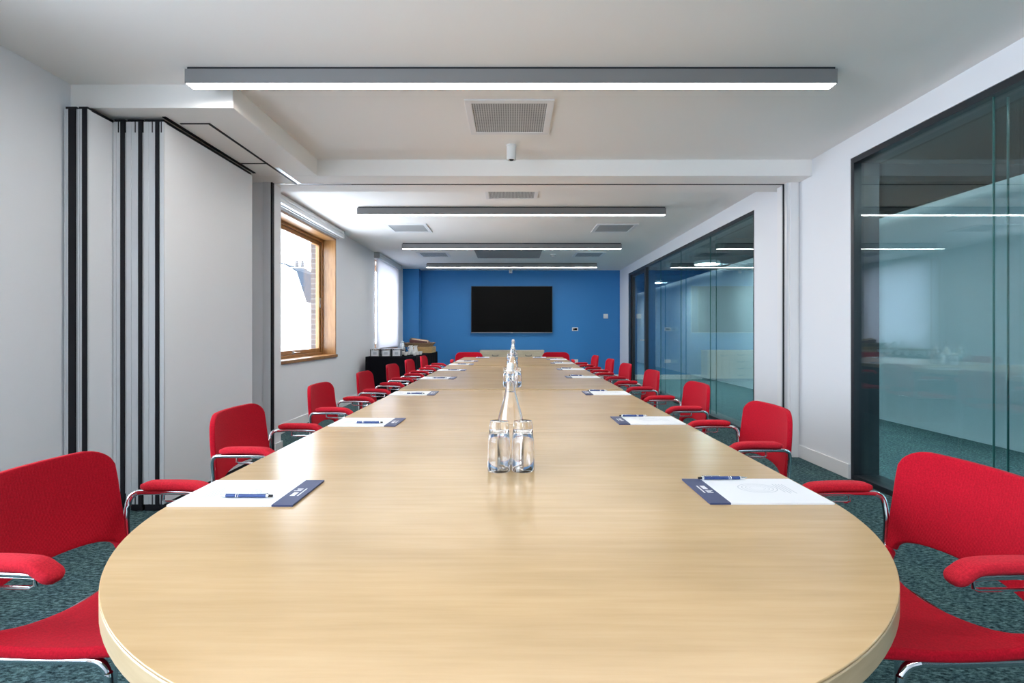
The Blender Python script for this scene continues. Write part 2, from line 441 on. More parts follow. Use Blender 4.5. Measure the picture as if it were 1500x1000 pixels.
# ------------------------------------------------------------------ windows
def window(name, w, xw, open_view=True):
    y0, y1, z0, z1 = w; p = shell(name); t = .03
    xo = -2.9
    b = MB().box(xo, xw + .004, y0, y0 + t, z0, z1).box(xo, xw + .004, y1 - t, y1, z0, z1).box(xo, xw + .004, y0 + t, y1 - t, z1 - t, z1)
    b.obj('lining', M['oak'], p, smooth=False, bevel=.002)
    MB().box(xo, xw + .03, y0 - .02, y1 + .0, z0 - .012, z0 + .028).obj('sill', M['oak'], p, smooth=False, bevel=.004)
    a0, a1, c0, c1 = y0 + t, y1 - t, z0 + .028, z1 - t
    def ring(b, x0, x1, a0, a1, c0, c1, wv):
        b.box(x0, x1, a0, a0 + wv, c0, c1).box(x0, x1, a1 - wv, a1, c0, c1).box(x0, x1, a0 + wv, a1 - wv, c0, c0 + wv).box(x0, x1, a0 + wv, a1 - wv, c1 - wv, c1)
    b = MB(); ring(b, -2.90, -2.81, a0, a1, c0, c1, .035); b.obj('window_frame', M['oak'], p, smooth=False, bevel=.003)
    s = .037
    b = MB(); ring(b, -2.885, -2.835, a0 + s, a1 - s, c0 + s, c1 - s, .055)
    sash = b.obj('sash', M['oak'], p, smooth=False, bevel=.004)
    MB().box(-2.868, -2.858, a0 + s + .05, a1 - s - .05, c0 + s + .05, c1 - s - .05).obj('pane', M['pane'], sash, smooth=False)
    ym = y0 + .62 * (y1 - y0) - .3
    MB().box(-2.835, -2.82, ym - .03, ym + .03, c0 + s + .012, c0 + s + .042).tube([(-2.82, ym, c0 + .062), (-2.79, ym, c0 + .064), (-2.785, ym + .02, c0 + .064), (-2.785, ym + .11, c0 + .064)], .008, 8).obj('window_handle', M['steel'], sash)
    MB().box(-2.842, -2.828, a1 - s - .035, a1 - s + .01, 1.52, 1.66).obj('hinge', M['steel'], sash, smooth=False)
    return p
window('window_1', W1, XL)
window('window_2', W2, XL)
window('window_added', W0, XN)  # unseen window added beside the camera for its daylight

def blind(label, y0, y1, drop):
    t = thing('roller_blind', label, 'blind', (XL, y0, ZC), 0, 'roller blinds at the window heads')
    L_ = y1 - y0
    MB().sweep([(.055, 0, -.055), (.055, L_, -.055)], rrect(.045, .045, .006)).obj('cassette', M['white_plastic'], t)
    MB().box(.0, .108, -.012, 0, -.112, -.004).obj('bracket', M['steel'], t, bevel=.002)
    MB().box(.0, .108, L_, L_ + .012, -.112, -.004).obj('bracket', M['steel'], t, bevel=.002)
    MB().box(.1, .106, -.01, L_ + .01, -.062, -.05).box(.06, .104, -.01, L_ + .01, -.112, -.101).obj('fascia_rail', M['alu'], t, smooth=False)
    if drop:
        MB().box(.040, .0412, .002, L_ - .002, -drop, -.09).obj('fabric', M['blind'], t, smooth=False)
        MB().box(.034, .047, .03, L_ - .03, -drop - .025, -drop).obj('bottom_bar', M['alu'], t, bevel=.003)
    else:
        MB().box(.048, .062, .03, L_ - .03, -.125, -.10).obj('bottom_bar', M['alu'], t, bevel=.003)
    return t
blind('white roller blind rolled up above the oak framed window', 5.75, 7.98, 0)
blind('white roller blind pulled down over the window beside the blue wall', 10.095, 12.1, 1.83)

# ------------------------------------------------------------------ outside
t = thing('building', 'white gabled building with grey slate roof seen through the window', 'building', (-13.3, 34, 0))
g = [(0, 3.1), (-.65, 5.1), (-1.4, 5.55), (-4, 6.2), (-6.6, 5.55), (-7.3, 5.1), (-8, 3.1), (-8, -6), (0, -6)]
MB().quadbox([(0, 0, -6), (-8, 0, -6), (-8, 0, 3.1), (0, 0, 3.1)], (0, 16, 0)).obj('wall', M['render_white'], t, smooth=False)
n = len(g)
MB().add([(x, -.02, z) for x, z in g[:7]] + [(x, .25, z) for x, z in g[:7]], [tuple(range(7)), tuple(range(13, 6, -1))] + [(i, i + 1, i + 8, i + 7) for i in range(6)]).obj('gable', M['render_white'], t, smooth=False)
r = MB()
for i in range(6):
    (xa, za), (xb, zb) = g[i], g[i + 1]
    r.quadbox([(xa, .25, za), (xb, .25, zb), (xb, 16, zb), (xa, 16, za)], (0, 0, .08))
r.obj('roof', M['slate'], t, smooth=False)
for k, y in enumerate((3.0, 7.0, 11.0)):
    dm = MB().box(-.9, -.05, y, y + 1.3, 3.3, 4.7).obj('dormer', M['render_white'], t, smooth=False)
    MB().box(-.05, -.02, y + .2, y + 1.1, 3.5, 4.5).obj('pane', M['slate'], dm, smooth=False)
for y, x in ((10.4, -4.8),):
    c = MB().box(x - .4, x + .4, y, y + 1.4, 5.4, 6.65).obj('chimney', M['brick'], t, smooth=False)
    for q in (-.24, .24): MB().lathe([(.15, 6.65), (.11, 7.3)], 12, (x + q, y + .7, 0)).obj('chimney_pot', M['brick'], c)
struct(MB().box(-2.985, -2.902, 7.855, 7.899, .85, 2.53).obj('trim_8', M['brick'], smooth=False))

# ------------------------------------------------------------------ ceiling lights
LX, LLEN = -1.888, 3.766
def lamp():
    t = thing('linear_ceiling_light', '', 'ceiling light', (0, 0, 0), 0, 'long linear ceiling lights')
    MB().box(0, LLEN, 0, .085, -.0962, -.014).obj('housing', M['lamp_body'], t, smooth=False, bevel=.0015)
    MB().box(.01, LLEN - .01, .008, .077, -.014, .0).obj('mounting_plate', M['frame'], t, smooth=False)
    MB().box(.006, LLEN - .006, .005, .080, -.0968, -.0963).obj('diffuser', M['led'], t, smooth=False)
    return t
lab = ['long grey linear ceiling light nearest the camera, before the ceiling beam', 'long grey linear ceiling light just beyond the ceiling beam',
       'third long grey linear ceiling light, before the large grey ceiling panel', 'farthest long grey linear ceiling light, close to the blue wall', 'added unseen linear ceiling light overhead, above the camera end of the table']
l0 = lamp(); l0.location = (LX, 3.05, ZC); l0['label'] = lab[0]
for k, y in enumerate((6.443, 9.064, 11.67)): dup(l0, (LX, y, ZC), 0, lab[k + 1])
dup(l0, (LX, -.35, ZC), 0, lab[4])  # extra light added out of view to brighten the near half

for y, lb in ((1.4, 'hidden behind the head of the near partition'), (6.4, 'tight behind the start of the far glass partition'), (10.6, 'tight behind the glass door'), (15.0, 'in the office beyond the glass door'), (20.0, 'deepest in the office beyond the glass door')):  # unseen lights added to brighten the office wall behind the glass
    q_ = dup(l0, (3.02, y, 3.30), PI / 2, 'added linear light on the dark office ceiling, %s' % lb, 'added linear lights behind the glass')
    for c_ in q_.children:
        if c_.name.startswith('diffuser'): c_.data = c_.data.copy(); c_.data.materials[0] = M['led_added']
# ------------------------------------------------------------------ ceiling grilles, sensors
def grille(x0, x1, y0, y1, label, m, mf, border):
    t = thing('ceiling_grille', label, 'ceiling grille', ((x0 + x1) / 2, (y0 + y1) / 2, ZC), 0, 'square ceiling grilles')
    a, c = (x1 - x0) / 2, (y1 - y0) / 2; w = border
    MB().box(-a, a, -c, -c + w, -.012, 0).box(-a, a, c - w, c, -.012, 0).box(-a, -a + w, -c + w, c - w, -.012, 0).box(a - w, a, -c + w, c - w, -.012, 0).obj('frame', mf, t, smooth=False, bevel=.002)
    MB().box(-a + w, a - w, -c + w, c - w, -.007, 0).obj('perforated_plate', m, t, smooth=False)
    return t
grille(-.315, .280, 3.475, 4.075, 'square perforated ceiling grille behind the nearest long light', M['grille'], M['trim'], .045)
grille(-.295, .285, 5.45, 6.05, 'ceiling grille half hidden just behind the ceiling beam', M['grille'], M['trim'], .04)
grille(-1.81, -1.21, 7.46, 8.06, 'square ceiling grille on the window side behind the second light', M['grille'], M['trim'], .05)
grille(1.20, 1.79, 7.46, 8.06, 'square ceiling grille on the glass side behind the second light', M['grille'], M['trim'], .05)
grille(-1.83, -1.23, 10.07, 10.68, 'square ceiling grille on the window side between the two farthest lights', M['grille'], M['trim'], .05)
grille(1.21, 1.80, 10.07, 10.68, 'square ceiling grille on the glass side between the two farthest lights', M['grille'], M['trim'], .05)
grille(-.70, .56, 9.7, 10.85, 'large grey ceiling panel between the two farthest lights', M['grey_grille'], M['grey_grille'], .05)
def sensor(loc, label):
    t = thing('ceiling_sensor', label, 'ceiling sensor', loc, 0, 'white cylindrical ceiling sensors')
    MB().lathe([(.043, 0), (.043, -.012), (.038, -.014), (.038, -.118), (.030, -.122), (.028, -.112), (.001, -.112)], 28).obj('body', M['white_plastic'], t)
    MB().lathe([(.001, -.128), (.014, -.124), (.022, -.113), (.001, -.112)], 20).obj('lens', M['cutout'], t)
sensor((-.005, 4.34, ZC), 'white cylindrical ceiling sensor before the beam, behind the perforated grille')
sensor((-.03, 12.6, ZC), 'small white cylindrical ceiling sensor above the black television')
t = thing('smoke_detector', 'small round white smoke detector beside the large grey ceiling panel', 'smoke detector', (.81, 10.4, ZC))
MB().lathe([(.06, 0), (.062, -.012), (.052, -.02), (.05, -.034), (.03, -.046), (.001, -.048)], 28).obj('cover', M['white_plastic'], t)
MB().lathe([(.053, -.016), (.054, -.019), (.053, -.022)], 28).obj('vent_ring', M['cutout'], t)

# ------------------------------------------------------------------ back wall items
t = thing('television', 'large black flat television mounted on the blue wall', 'television', (-.005, YB - .002, 1.718))
a, h = .997, .57
MB().box(-a, a, -.085, -.03, -h, h).obj('casing', M['bezel'], t, smooth=False, bevel=.006)
MB().box(-a + .014, a - .014, -.087, -.0851, -h + .022, h - .014).obj('screen', M['screen'], t, smooth=False)
MB().box(-a, a, -.088, -.085, -h, -h + .007).obj('lower_trim', M['alu'], t, smooth=False)
MB().box(-.03, .03, -.092, -.086, -h - .008, -h + .008).obj('status_light_bar', M['alu'], t, smooth=False)
MB().box(-.3, .3, -.03, -.001, -.25, .25).obj('wall_bracket', M['frame'], t, smooth=False)
t = thing('thermostat', 'square white thermostat on the blue wall', 'thermostat', (2.31, YB, 1.553))
MB().box(-.056, .056, -.028, 0, -.056, .056).obj('cover', M['white_plastic'], t, bevel=.006)
MB().box(-.03, .03, -.030, -.028, -.005, .03).obj('display', M['trim'], t, smooth=False)
t = thing('control_panel', 'small wall control panel with black display on blue wall', 'control panel', (1.555, YB, 1.234))
MB().box(-.076, .076, -.012, 0, -.043, .043).obj('plate', M['white_plastic'], t, bevel=.003)
MB().box(-.052, .052, -.0145, -.012, -.027, .027).obj('display', M['screen'], t, smooth=False)
MB().box(-.04, -.02, -.0155, -.0145, 0, .014).obj('icon', M['alu'], t, smooth=False)
t = thing('wall_socket', 'white double socket low on the blue wall behind the table', 'wall socket', (1.555, YB, .445))
MB().box(-.074, .074, -.011, 0, -.043, .043).obj('plate', M['white_plastic'], t, bevel=.003)
for s in (-1, 1): MB().box(s * .036 - .02, s * .036 + .02, -.013, -.011, -.01, .026).obj('outlet', M['trim'], t, smooth=False)

# sideboard
t = thing('sideboard', 'low pale beech sideboard with drawers beneath the television', 'sideboard', (0, 12.52, 0))
W_ = .758
MB().box(-W_, W_, 0.013, .46, .06, .70).obj('body', M['beech'], t, smooth=False)
MB().box(-W_ - .008, W_ + .008, -.012, .47, .70, .728).obj('top', M['beech'], t, smooth=False, bevel=.003)
MB().box(-W_ + .02, W_ - .02, .03, .44, 0, .06).obj('plinth', M['frame'], t, smooth=False)
def dhandle(par, x, z, w=.14):
    MB().tube([(x - w / 2, -.006, z + .012), (x - w / 2, -.034, z), (x - w / 2 + .02, -.038, z - .012), (x + w / 2 - .02, -.038, z - .012), (x + w / 2, -.034, z), (x + w / 2, -.006, z + .012)], .009, 8, 3).obj('handle', M['dark_steel'], par)
for x0, x1, hx in ((-W_ + .004, -.258, -.395), (.258, W_ - .004, .39)):
    dd = MB().box(x0, x1, -.008, .012, .065, .695).obj('door', M['beech'], t, smooth=False, bevel=.002); dhandle(dd, hx, .615)
for k in range(4):
    z0 = .065 + k * .1585
    dd = MB().box(-.250, .250, -.008, .012, z0, z0 + .150).obj('drawer', M['beech'], t, smooth=False, bevel=.002); dhandle(dd, 0, z0 + .09)

# ------------------------------------------------------------------ folding partition panels parked at the window side
PZ = 2.522
def folding_panel(x0, x1, y0, y1, label, split=(.30, .70), slots=True):
    """x0<x1: thickness; the slim end faces the camera"""
    t = thing('folding_partition_panel', label, 'partition panel', (x0, y0, 0), 0, 'parked folding partition panels')
    w = x1 - x0; Ln = y1 - y0
    a, c = w * split[0], w * split[1]
    MB().box(0, .012, .012, Ln, .05, PZ - .02).obj('face_board', M['panel'], t, smooth=False)
    MB().box(w - .012, w, .012, Ln, .05, PZ - .02).obj('face_board', M['panel'], t, smooth=False)
    b = MB(); mid = (a + c) / 2
    b.box(.001, a * .44, 0, .03, .045, PZ - .015).box(a * .56, a, 0, .03, .045, PZ - .015).box(a * .44, a * .56, .003, .03, .045, PZ - .015)
    b.box(a, a + .004, .004, .03, .045, PZ - .015)
    b.box(c, w - .001, 0, .03, .045, PZ - .015)
    b.box(c - .004, c, .004, .03, .045, PZ - .015)
    b.box(.004, w - .004, Ln - .03, Ln - .001, .045, PZ - .015)
    b.obj('edge_profile', M['alu'], t, smooth=False, bevel=.001)
    MB().box(a + .004, c - .004, -.006, .03, .03, PZ - .012).obj('rubber_seal', M['black'], t, smooth=False, bevel=.002)
    MB().box(.012, w - .012, .03, Ln - .03, .05, PZ - .02).obj('core', M['cutout'], t, smooth=False)
    MB().box(.006, w - .006, .004, Ln - .004, .004, .05).obj('bottom_seal', M['black'], t, smooth=False)
    MB().box(.006, w - .006, .004, Ln - .004, PZ - .02, PZ).obj('top_seal', M['black'], t, smooth=False)
    if not slots: return t
    b = MB()
    for q in (a * .78, c + (w - c) * .4):
        b.box(q - .003, q + .003, -.002, .01, PZ - .085, PZ - .012).box(q - .003, q + .003, -.002, .01, .046, .115)
    b.obj('slot', M['black'], t, smooth=False)
    return t
folding_panel(-2.718, -2.640, 3.21, 4.36, 'narrow folding partition panel pressed against the white wall', (.32, .96), False)
folding_panel(-2.637, -2.573, 3.21, 4.37, 'folding partition panel standing forward of its stack beside the white wall', (.42, .96), False)
folding_panel(-2.568, -2.487, 3.405, 4.56, 'folding partition panel innermost of the three flush ones', (.56, .97))
folding_panel(-2.485, -2.374, 3.405, 4.56, 'folding partition panel in the middle of the three flush ones', (.70, .97))
folding_panel(-2.372, -2.240, 3.405, 4.56, 'folding partition panel with its wide white face open to the room', (.56, .79))

# ------------------------------------------------------------------ conference tables
ZT, TH = .74, .040
def tx(y): return -.022 + .0055 * (y - 1)
RZ = -.0055
def zt(y): return ZT if y < 3.782 else (ZT + .006 if y < 6.402 else ZT + .011)
def table(label, y0, y1, dend=False, legs=()):
    Zt = zt((y0 + y1) / 2)
    yc = (y0 + y1) / 2
    t = thing('conference_table', label, 'table', (tx(yc), yc, 0), RZ, 'maple tables pushed together end to end')
    R = .80
    if dend:
        cy = y0 + R - yc
        pts = [(R, y1 - yc)] + [(R * math.cos(a), cy + R * math.sin(a)) for a in [-PI * k / 72 for k in range(73)]] + [(-R, y1 - yc)]
    else:
        pts = [(R, y1 - yc), (R, y0 - yc), (-R, y0 - yc), (-R, y1 - yc)]
    pts = pts[::-1]
    MB().prism(pts, Zt - .004, Zt).obj('tabletop', M['maple'], t, bevel=.0012)
    MB().prism(pts, Zt - TH, Zt - .0041).obj('edge_band', M['maple_edge'], t, bevel=.003)
    for (x, y) in legs:
        MB().cyl((x, y - yc, .02), (x, y - yc, Zt - TH), .026, 20).obj('leg', M['dark_base'], t)
        MB().lathe([(.03, 0), (.034, .004), (.034, .018), (.028, .022)], 20, (x, y - yc, 0)).obj('foot', M['steel'], t)
    return t
def plinth(t, y0, y1, yc):
    MB().box(-.30, .30, y0 - yc, y1 - yc, .0, ZT - TH).obj('base', M['dark_base'], t, smooth=False, bevel=.004)
t = table('maple conference table with rounded end nearest the camera', .525, 2.19, True, ((-.48, .98), (.48, .98))); plinth(t, 1.35, 2.0, 1.3575)
t = table('square maple conference table holding the nearest bottle and tumblers', 2.192, 3.78); plinth(t, 2.5, 3.5, 2.986)
t = table('long maple conference table in the middle of the row', 3.784, 6.40); plinth(t, 4.2, 6.0, 5.092)
t = table('maple conference table at the blue wall end', 6.404, 8.62); plinth(t, 6.8, 8.2, 7.512)

# ------------------------------------------------------------------ chairs
def arc_path(pts, n=10):
    P = catmull([(u, 0, z) for u, z in pts], n); s = [0]
    for i in range(1, len(P)): s.append(s[-1] + (P[i] - P[i - 1]).length)
    def f(t):
        t = max(0, min(s[-1], t))
        for i in range(1, len(s)):
            if t <= s[i] + 1e-9:
                k = (t - s[i - 1]) / max(1e-9, s[i] - s[i - 1]); q = P[i - 1].lerp(P[i], k); return q.x, q.z
    return f, s[-1], P, s
PROF = [(-.180, .815), (-.172, .72), (-.162, .62), (-.153, .55), (-.140, .510), (-.110, .490), (-.05, .480), (.07, .476), (.19, .482), (.27, .481), (.312, .462), (.322, .436)]
pf, PL, PP, PS = arc_path(PROF)
SM = min(range(len(PP)), key=lambda i: abs(PP[i].z - .520) + (0 if PP[i].x < -.12 else 9)); SM = PS[SM]
W0_ = .885
def hw(s):
    # half width along the shell
    pts = [(0, .222), (.10, .235), (.22, .242), (SM, .238), (SM + .1, .236), (.62, .232), (PL, .218)]
    for (a, x), (c, y) in zip(pts, pts[1:]):
        if s <= c: k = (s - a) / (c - a); return x + (y - x) * k
    return pts[-1][1]
cols = [-1, -.96, -.92, -W0_] + [-W0_ * math.cos(PI * k / 18) for k in range(1, 18)] + [W0_, .92, .96, 1]
def shell_point(s, w):
    u, z = pf(s)
    back = max(0, min(1, (SM + .05 - s) / .2)); seat = 1 - back
    u -= .040 * (1 - w * w) * back
    z -= .014 * (1 - w * w) * seat * max(0, min(1, (PL - s) / .15))
    return (u, hw(s) * w, z)
def lens(w):
    a = abs(w) / W0_
    return (1 - a * a) ** .5 if a < 1 else 0.0
def grid(s0, s1, n):
    vs = []; fs = []; k = len(cols)
    for i in range(n + 1):
        for w in cols:
            a, c = s0(w), s1(w); vs.append(shell_point(a + (c - a) * i / n, w))
    for i in range(n):
        for j in range(k - 1): fs.append((i * k + j, i * k + j + 1, (i + 1) * k + j + 1, (i + 1) * k + j))
    b = MB(); b.add(vs, fs); return b
def corner(w, r, w1):
    a = max(0, (abs(w) - w1) / (1 - w1)); return r * (1 - math.sqrt(max(0, 1 - a * a * .985)))
def cushion(b, name, par, th):
    o = b.obj(name, M['red'], par, angle=180)
    sd = o.modifiers.new('thickness', 'SOLIDIFY'); sd.thickness = th; sd.offset = 0
    bv = o.modifiers.new('edge', 'BEVEL'); bv.width = th * .38; bv.segments = 3; bv.limit_method = 'ANGLE'; bv.angle_limit = math.radians(50)
    return o
def make_chair():
    t = thing('meeting_chair', '', 'chair', (0, 0, 0), 0, 'red armchairs around the conference table')
    cushion(grid(lambda w: corner(w, .062, .64), lambda w: SM - .058 * lens(w) ** .8, 14), 'backrest', t, .020)
    cushion(grid(lambda w: SM + .092 * lens(w) ** 1.2, lambda w: PL - corner(w, .06, .6), 16), 'seat', t, .024)
    for s in (-1, 1):
        ya, yp, yr = s * .272, s * .255, s * .222
        pad = MB().sweep(catmull([(-.118, ya, .683), (-.075, ya, .686), (0, ya, .686), (.055, ya, .682), (.080, ya, .669), (.102, ya, .652)], 5),
                         rrect(.024, .0125, .0105, 4), scales=[.55, .8, .93] + [1] * 20 + [.93, .8, .5]).obj('armrest', M['red_arm'], t, angle=60)
        MB().tube([(.070, ya, .661), (0, ya, .664), (-.112, ya, .664), (-.140, ya - s * .004, .660), (-.154, yp + s * .008, .642), (-.157, yp, .59), (-.154, yp, .52), (-.149, yp - s * .012, .488), (-.146, yr, .466)], .0088, 12, 6).obj('arm_tube', M['chrome'], t)
        MB().tube([(-.055, ya, .660), (-.055, ya, .640), (-.045, ya, .636), (.045, ya, .636), (.055, ya, .640), (.055, ya, .660)], .004, 8).obj('linking_bracket', M['chrome'], t)
        MB().tube([(-.148, yr, .462), (0, yr, .460), (.125, yr, .460)], .0095, 12, 4).obj('side_rail', M['chrome'], t)
        fl = MB().tube([(.125, yr, .460), (.148, yr, .454), (.162, yr, .434), (.168, yr, .39), (.198, yr, .02)], .0095, 12, 5).obj('leg', M['chrome'], t)
        MB().lathe([(.011, 0), (.014, .002), (.014, .02), (.010, .026)], 14, (.200, yr, 0)).obj('foot_cap', M['black'], fl)
        rl = MB().tube([(-.146, yr, .470), (-.150, yr, .43), (-.162, yr, .22), (-.178, yr, .02)], .0095, 12, 5).obj('leg', M['chrome'], t)
        MB().lathe([(.011, 0), (.014, .002), (.014, .02), (.010, .026)], 14, (-.180, yr, 0)).obj('foot_cap', M['black'], rl)
    for x in (-.09, .10):
        MB().cyl((x, -.222, .456), (x, .222, .456), .008, 10).obj('cross_bar', M['chrome'], t)
    return t
c0 = make_chair()
LEFT = [(-1.012, 1.34, -1), (-1.035, 2.36, 1), (-1.07, 3.47, 1), (-1.078, 4.53, 0), (-1.085, 5.6, -2), (-1.085, 6.55, -1), (-1.08, 7.58, 0)]
RIGHT = [(.972, 1.33, 1), (1.0, 2.46, -1), (1.05, 3.53, 0), (1.06, 4.70, 0), (1.05, 5.73, 2), (1.06, 6.72, 0), (1.035, 7.76, 1)]
first = True
for side, rows, nm in ((0, LEFT, 'window'), (1, RIGHT, 'glass')):
    for k, (x, y, r) in enumerate(rows):
        if k == 0: lb = 'red upholstered armchair nearest the camera on the %s side of the table' % nm
        elif k == 6: lb = 'red upholstered armchair farthest from the camera on the %s side' % nm
        else: lb = '%s red upholstered armchair from the camera along the %s side' % (ORD[k], nm)
        rz = math.radians(r) + (PI if side else 0)
        if first: c0.location = (x, y, 0); c0.rotation_euler = (0, 0, rz); c0['label'] = lb; first = False
        else: dup(c0, (x, y, 0), rz, lb)
dup(c0, (-.735, 8.875, 0), -PI / 2, 'red armchair at the far table end, window side of the sideboard')
dup(c0, (.75, 8.875, 0), -PI / 2, 'red armchair at the far table end, glass side of the sideboard')

# ------------------------------------------------------------------ notepads and pens (local +x points towards the table middle)
def make_pad():
    t = thing('notepad', '', 'notepad', (0, 0, 0), 0, 'notepads laid out at each seat')
    MB().box(-.1485, .0985, -.105, .105, 0, .004).obj('paper', M['paper'], t, smooth=False)
    hb = MB().box(.0985, .1485, -.105, .105, 0, .0042).obj('header_band', M['navy'], t, smooth=False)
    b = MB()
    b.box(.112, .124, -.036, -.006, .0042, .0044)
    for q, l in ((.004, .018), (.012, .012), (.020, .015)): b.box(.124 - l, .124, q, q + .005, .0042, .0044)
    b.box(.130, .1335, -.036, .026, .0042, .0044)
    b.obj('emblem', M['paper'], hb, smooth=False)
    b = MB()
    for r in (.020, .030, .040, .050):                          # faint printed loops
        pts = [(.03 - r * 1.0 + 0, 0)]
        n = 22
        ring = [(-.02 + r * math.cos(a), -.015 + r * .8 * math.sin(a)) for a in [2 * PI * k / n for k in range(n)]]
        for i in range(n):
            (xa, ya), (xb, yb) = ring[i], ring[(i + 1) % n]
            q = .955
            b.add([(xa, ya, .0042), (xb, yb, .0042), (-.02 + (xb + .02) * q, -.015 + (yb + .015) * q, .0042), (-.02 + (xa + .02) * q, -.015 + (ya + .015) * q, .0042)], [(0, 1, 2, 3)])
    for k in range(4): b.box(-.10 + .008 * k, -.098 + .008 * k, -.05, .03 - .01 * (k % 2), .0041, .0042)
    b.obj('print', M['print'], t, smooth=False)
    return t
def make_pen():
    t = thing('ballpoint_pen', '', 'pen', (0, 0, 0), 0, 'blue pens lying on the notepads')
    P = lambda x: (x, 0, .0048)
    MB().cyl(P(-.048), P(.052), .0046, 16).obj('barrel', M['pen_blue'], t)
    MB().sweep([P(-.050), P(-.058), P(-.066), P(-.069)], [(.0042 * math.cos(a), .0042 * math.sin(a)) for a in [2 * PI * k / 16 for k in range(16)]], up=(0, 0, 1), scales=[1, .8, .3, .12]).obj('tip', M['chrome'], t)
    MB().cyl(P(-.024), P(-.021), .00485, 16).cyl(P(-.018), P(-.0165), .00485, 16).cyl(P(-.051), P(-.048), .0048, 16).obj('ring', M['chrome'], t)
    MB().cyl(P(.052), P(.058), .0048, 16).obj('end_collar', M['chrome'], t)
    MB().cyl(P(.058), P(.067), .003, 12).obj('push_button', M['black'], t)
    MB().box(.010, .056, -.0018, .0018, .0096, .0108).box(.052, .056, -.0018, .0018, .0048, .0108).obj('clip', M['chrome'], t, bevel=.0004)
    return t
pad0, pen0 = make_pad(), make_pen()
used = [False, False]
def put(which, src, loc, rz, lb):
    if not used[which]:
        src.location = loc; src.rotation_euler = (0, 0, rz); src['label'] = lb; used[which] = True
    else: dup(src, loc, rz, lb)
LP = [1.351, 2.415, 3.565, 4.69, 5.69, 6.62, 7.40]
RP = [1.366, 2.46, 3.58, 4.80, 5.80, 6.90, 7.86]
for side, rows, nm in ((0, LP, 'window'), (1, RP, 'glass')):
    sg = -1 if side == 0 else 1
    for k, y in enumerate(rows):
        w = 'nearest the camera' if k == 0 else ('farthest along' if k == 6 else ORD[k] + ' from the camera')
        x = tx(y) + sg * .643 + random.uniform(-.006, .006)
        ra = math.radians(random.uniform(-1.2, 1.2)) if k else 0
        put(0, pad0, (x, y, zt(y) + .0002), ra + (PI if side else 0), 'white notepad with navy header, %s on the %s side of the table' % (w, nm))
        dy = (-.05 if side == 0 else .095) + (random.uniform(-.02, .02) if side == 0 and k else 0)
        px = x - sg * (.01 if side == 0 else .04)
        put(1, pen0, (px, y + dy, zt(y) + .0045), (0 if side == 0 else PI) + math.radians(random.uniform(-2, 2)), 'blue ballpoint pen on the notepad %s on the %s side' % (w, nm))
for x, nm in ((-.47, 'window'), (.44, 'glass')):
    put(0, pad0, (x, 8.46, zt(8) + .0002), -PI / 2, 'white notepad with navy header at the far table end, %s half' % nm)
    put(1, pen0, (x - .03, 8.44, zt(8) + .0045), .1, 'blue ballpoint pen on the far end notepad, %s half' % nm)

# ------------------------------------------------------------------ bottles and tumblers
def make_bottle():
    t = thing('water_bottle', '', 'bottle', (0, 0, 0), 0, 'glass swing-top water bottles on the table')
    out = [(.001, .004), (.030, .0), (.039, .002), (.0425, .008), (.0425, .112), (.0405, .135), (.0340, .163), (.0245, .195), (.0170, .224), (.0142, .252), (.0138, .272), (.0155, .275), (.0155, .286), (.0145, .288)]
    inn = [(.0110, .288), (.0108, .252), (.0138, .224), (.0212, .195), (.0307, .163), (.0373, .135), (.0393, .112), (.0393, .014), (.033, .010), (.001, .012)]
    MB().lathe(out + inn, 40).obj('bottle_glass', M['glassware'], t, angle=60)
    wi = [(.001, .0125), (.0325, .0105), (.0387, .0145), (.0387, .112), (.0367, .135), (.0301, .163), (.0206, .195), (.0133, .2235), (.001, .2235)]
    MB().lathe(wi, 40).obj('water', M['water'], t, angle=60)
    MB().lathe([(.001, .316), (.007, .315), (.0105, .309), (.0112, .301), (.0098, .294), (.0135, .291), (.0135, .2885), (.001, .2885)], 24).obj('stopper', M['clay'], t)
    b = MB()
    for s in (-1, 1):
        b.tube([(0, s * .0165, .262), (.004, s * .0185, .278), (0, s * .016, .300), (0, s * .0115, .305)], .0012, 6, 3)
    b.tube([(.014, .0, .258), (.012, .012, .258), (0, .0165, .262)], .0012, 6).tube([(.014, .0, .258), (.012, -.012, .258), (0, -.0165, .262)], .0012, 6)
    b.tube([(0, -.017, .268), (.016, -.012, .245), (.021, 0, .235), (.016, .012, .245), (0, .017, .268)], .0012, 6, 3)
    b.obj('wire_bail', M['steel'], t)
    return t
def make_tumbler():
    t = thing('tumbler', '', 'drinking glass', (0, 0, 0), 0, 'upturned tumblers around the bottles')
    out = [(.0335, .0), (.0342, .002), (.0340, .05), (.0325, .09), (.0298, .120), (.0280, .142), (.0270, .1465), (.001, .1475)]
    inn = [(.001, .120), (.022, .119), (.0262, .112), (.0298, .088), (.0315, .05), (.0322, .002), (.0328, .0)]
    MB().lathe(out + inn, 36, closed=False).obj('glass_body', M['glassware'], t, angle=60)
    return t
bt0, tm0 = make_bottle(), make_tumbler(); used2 = [False, False]
def put2(i, src, loc, rz, lb):
    if not used2[i]: src.location = loc; src.rotation_euler = (0, 0, rz); src['label'] = lb; used2[i] = True
    else: dup(src, loc, rz, lb)
ZG = ZT + .0003
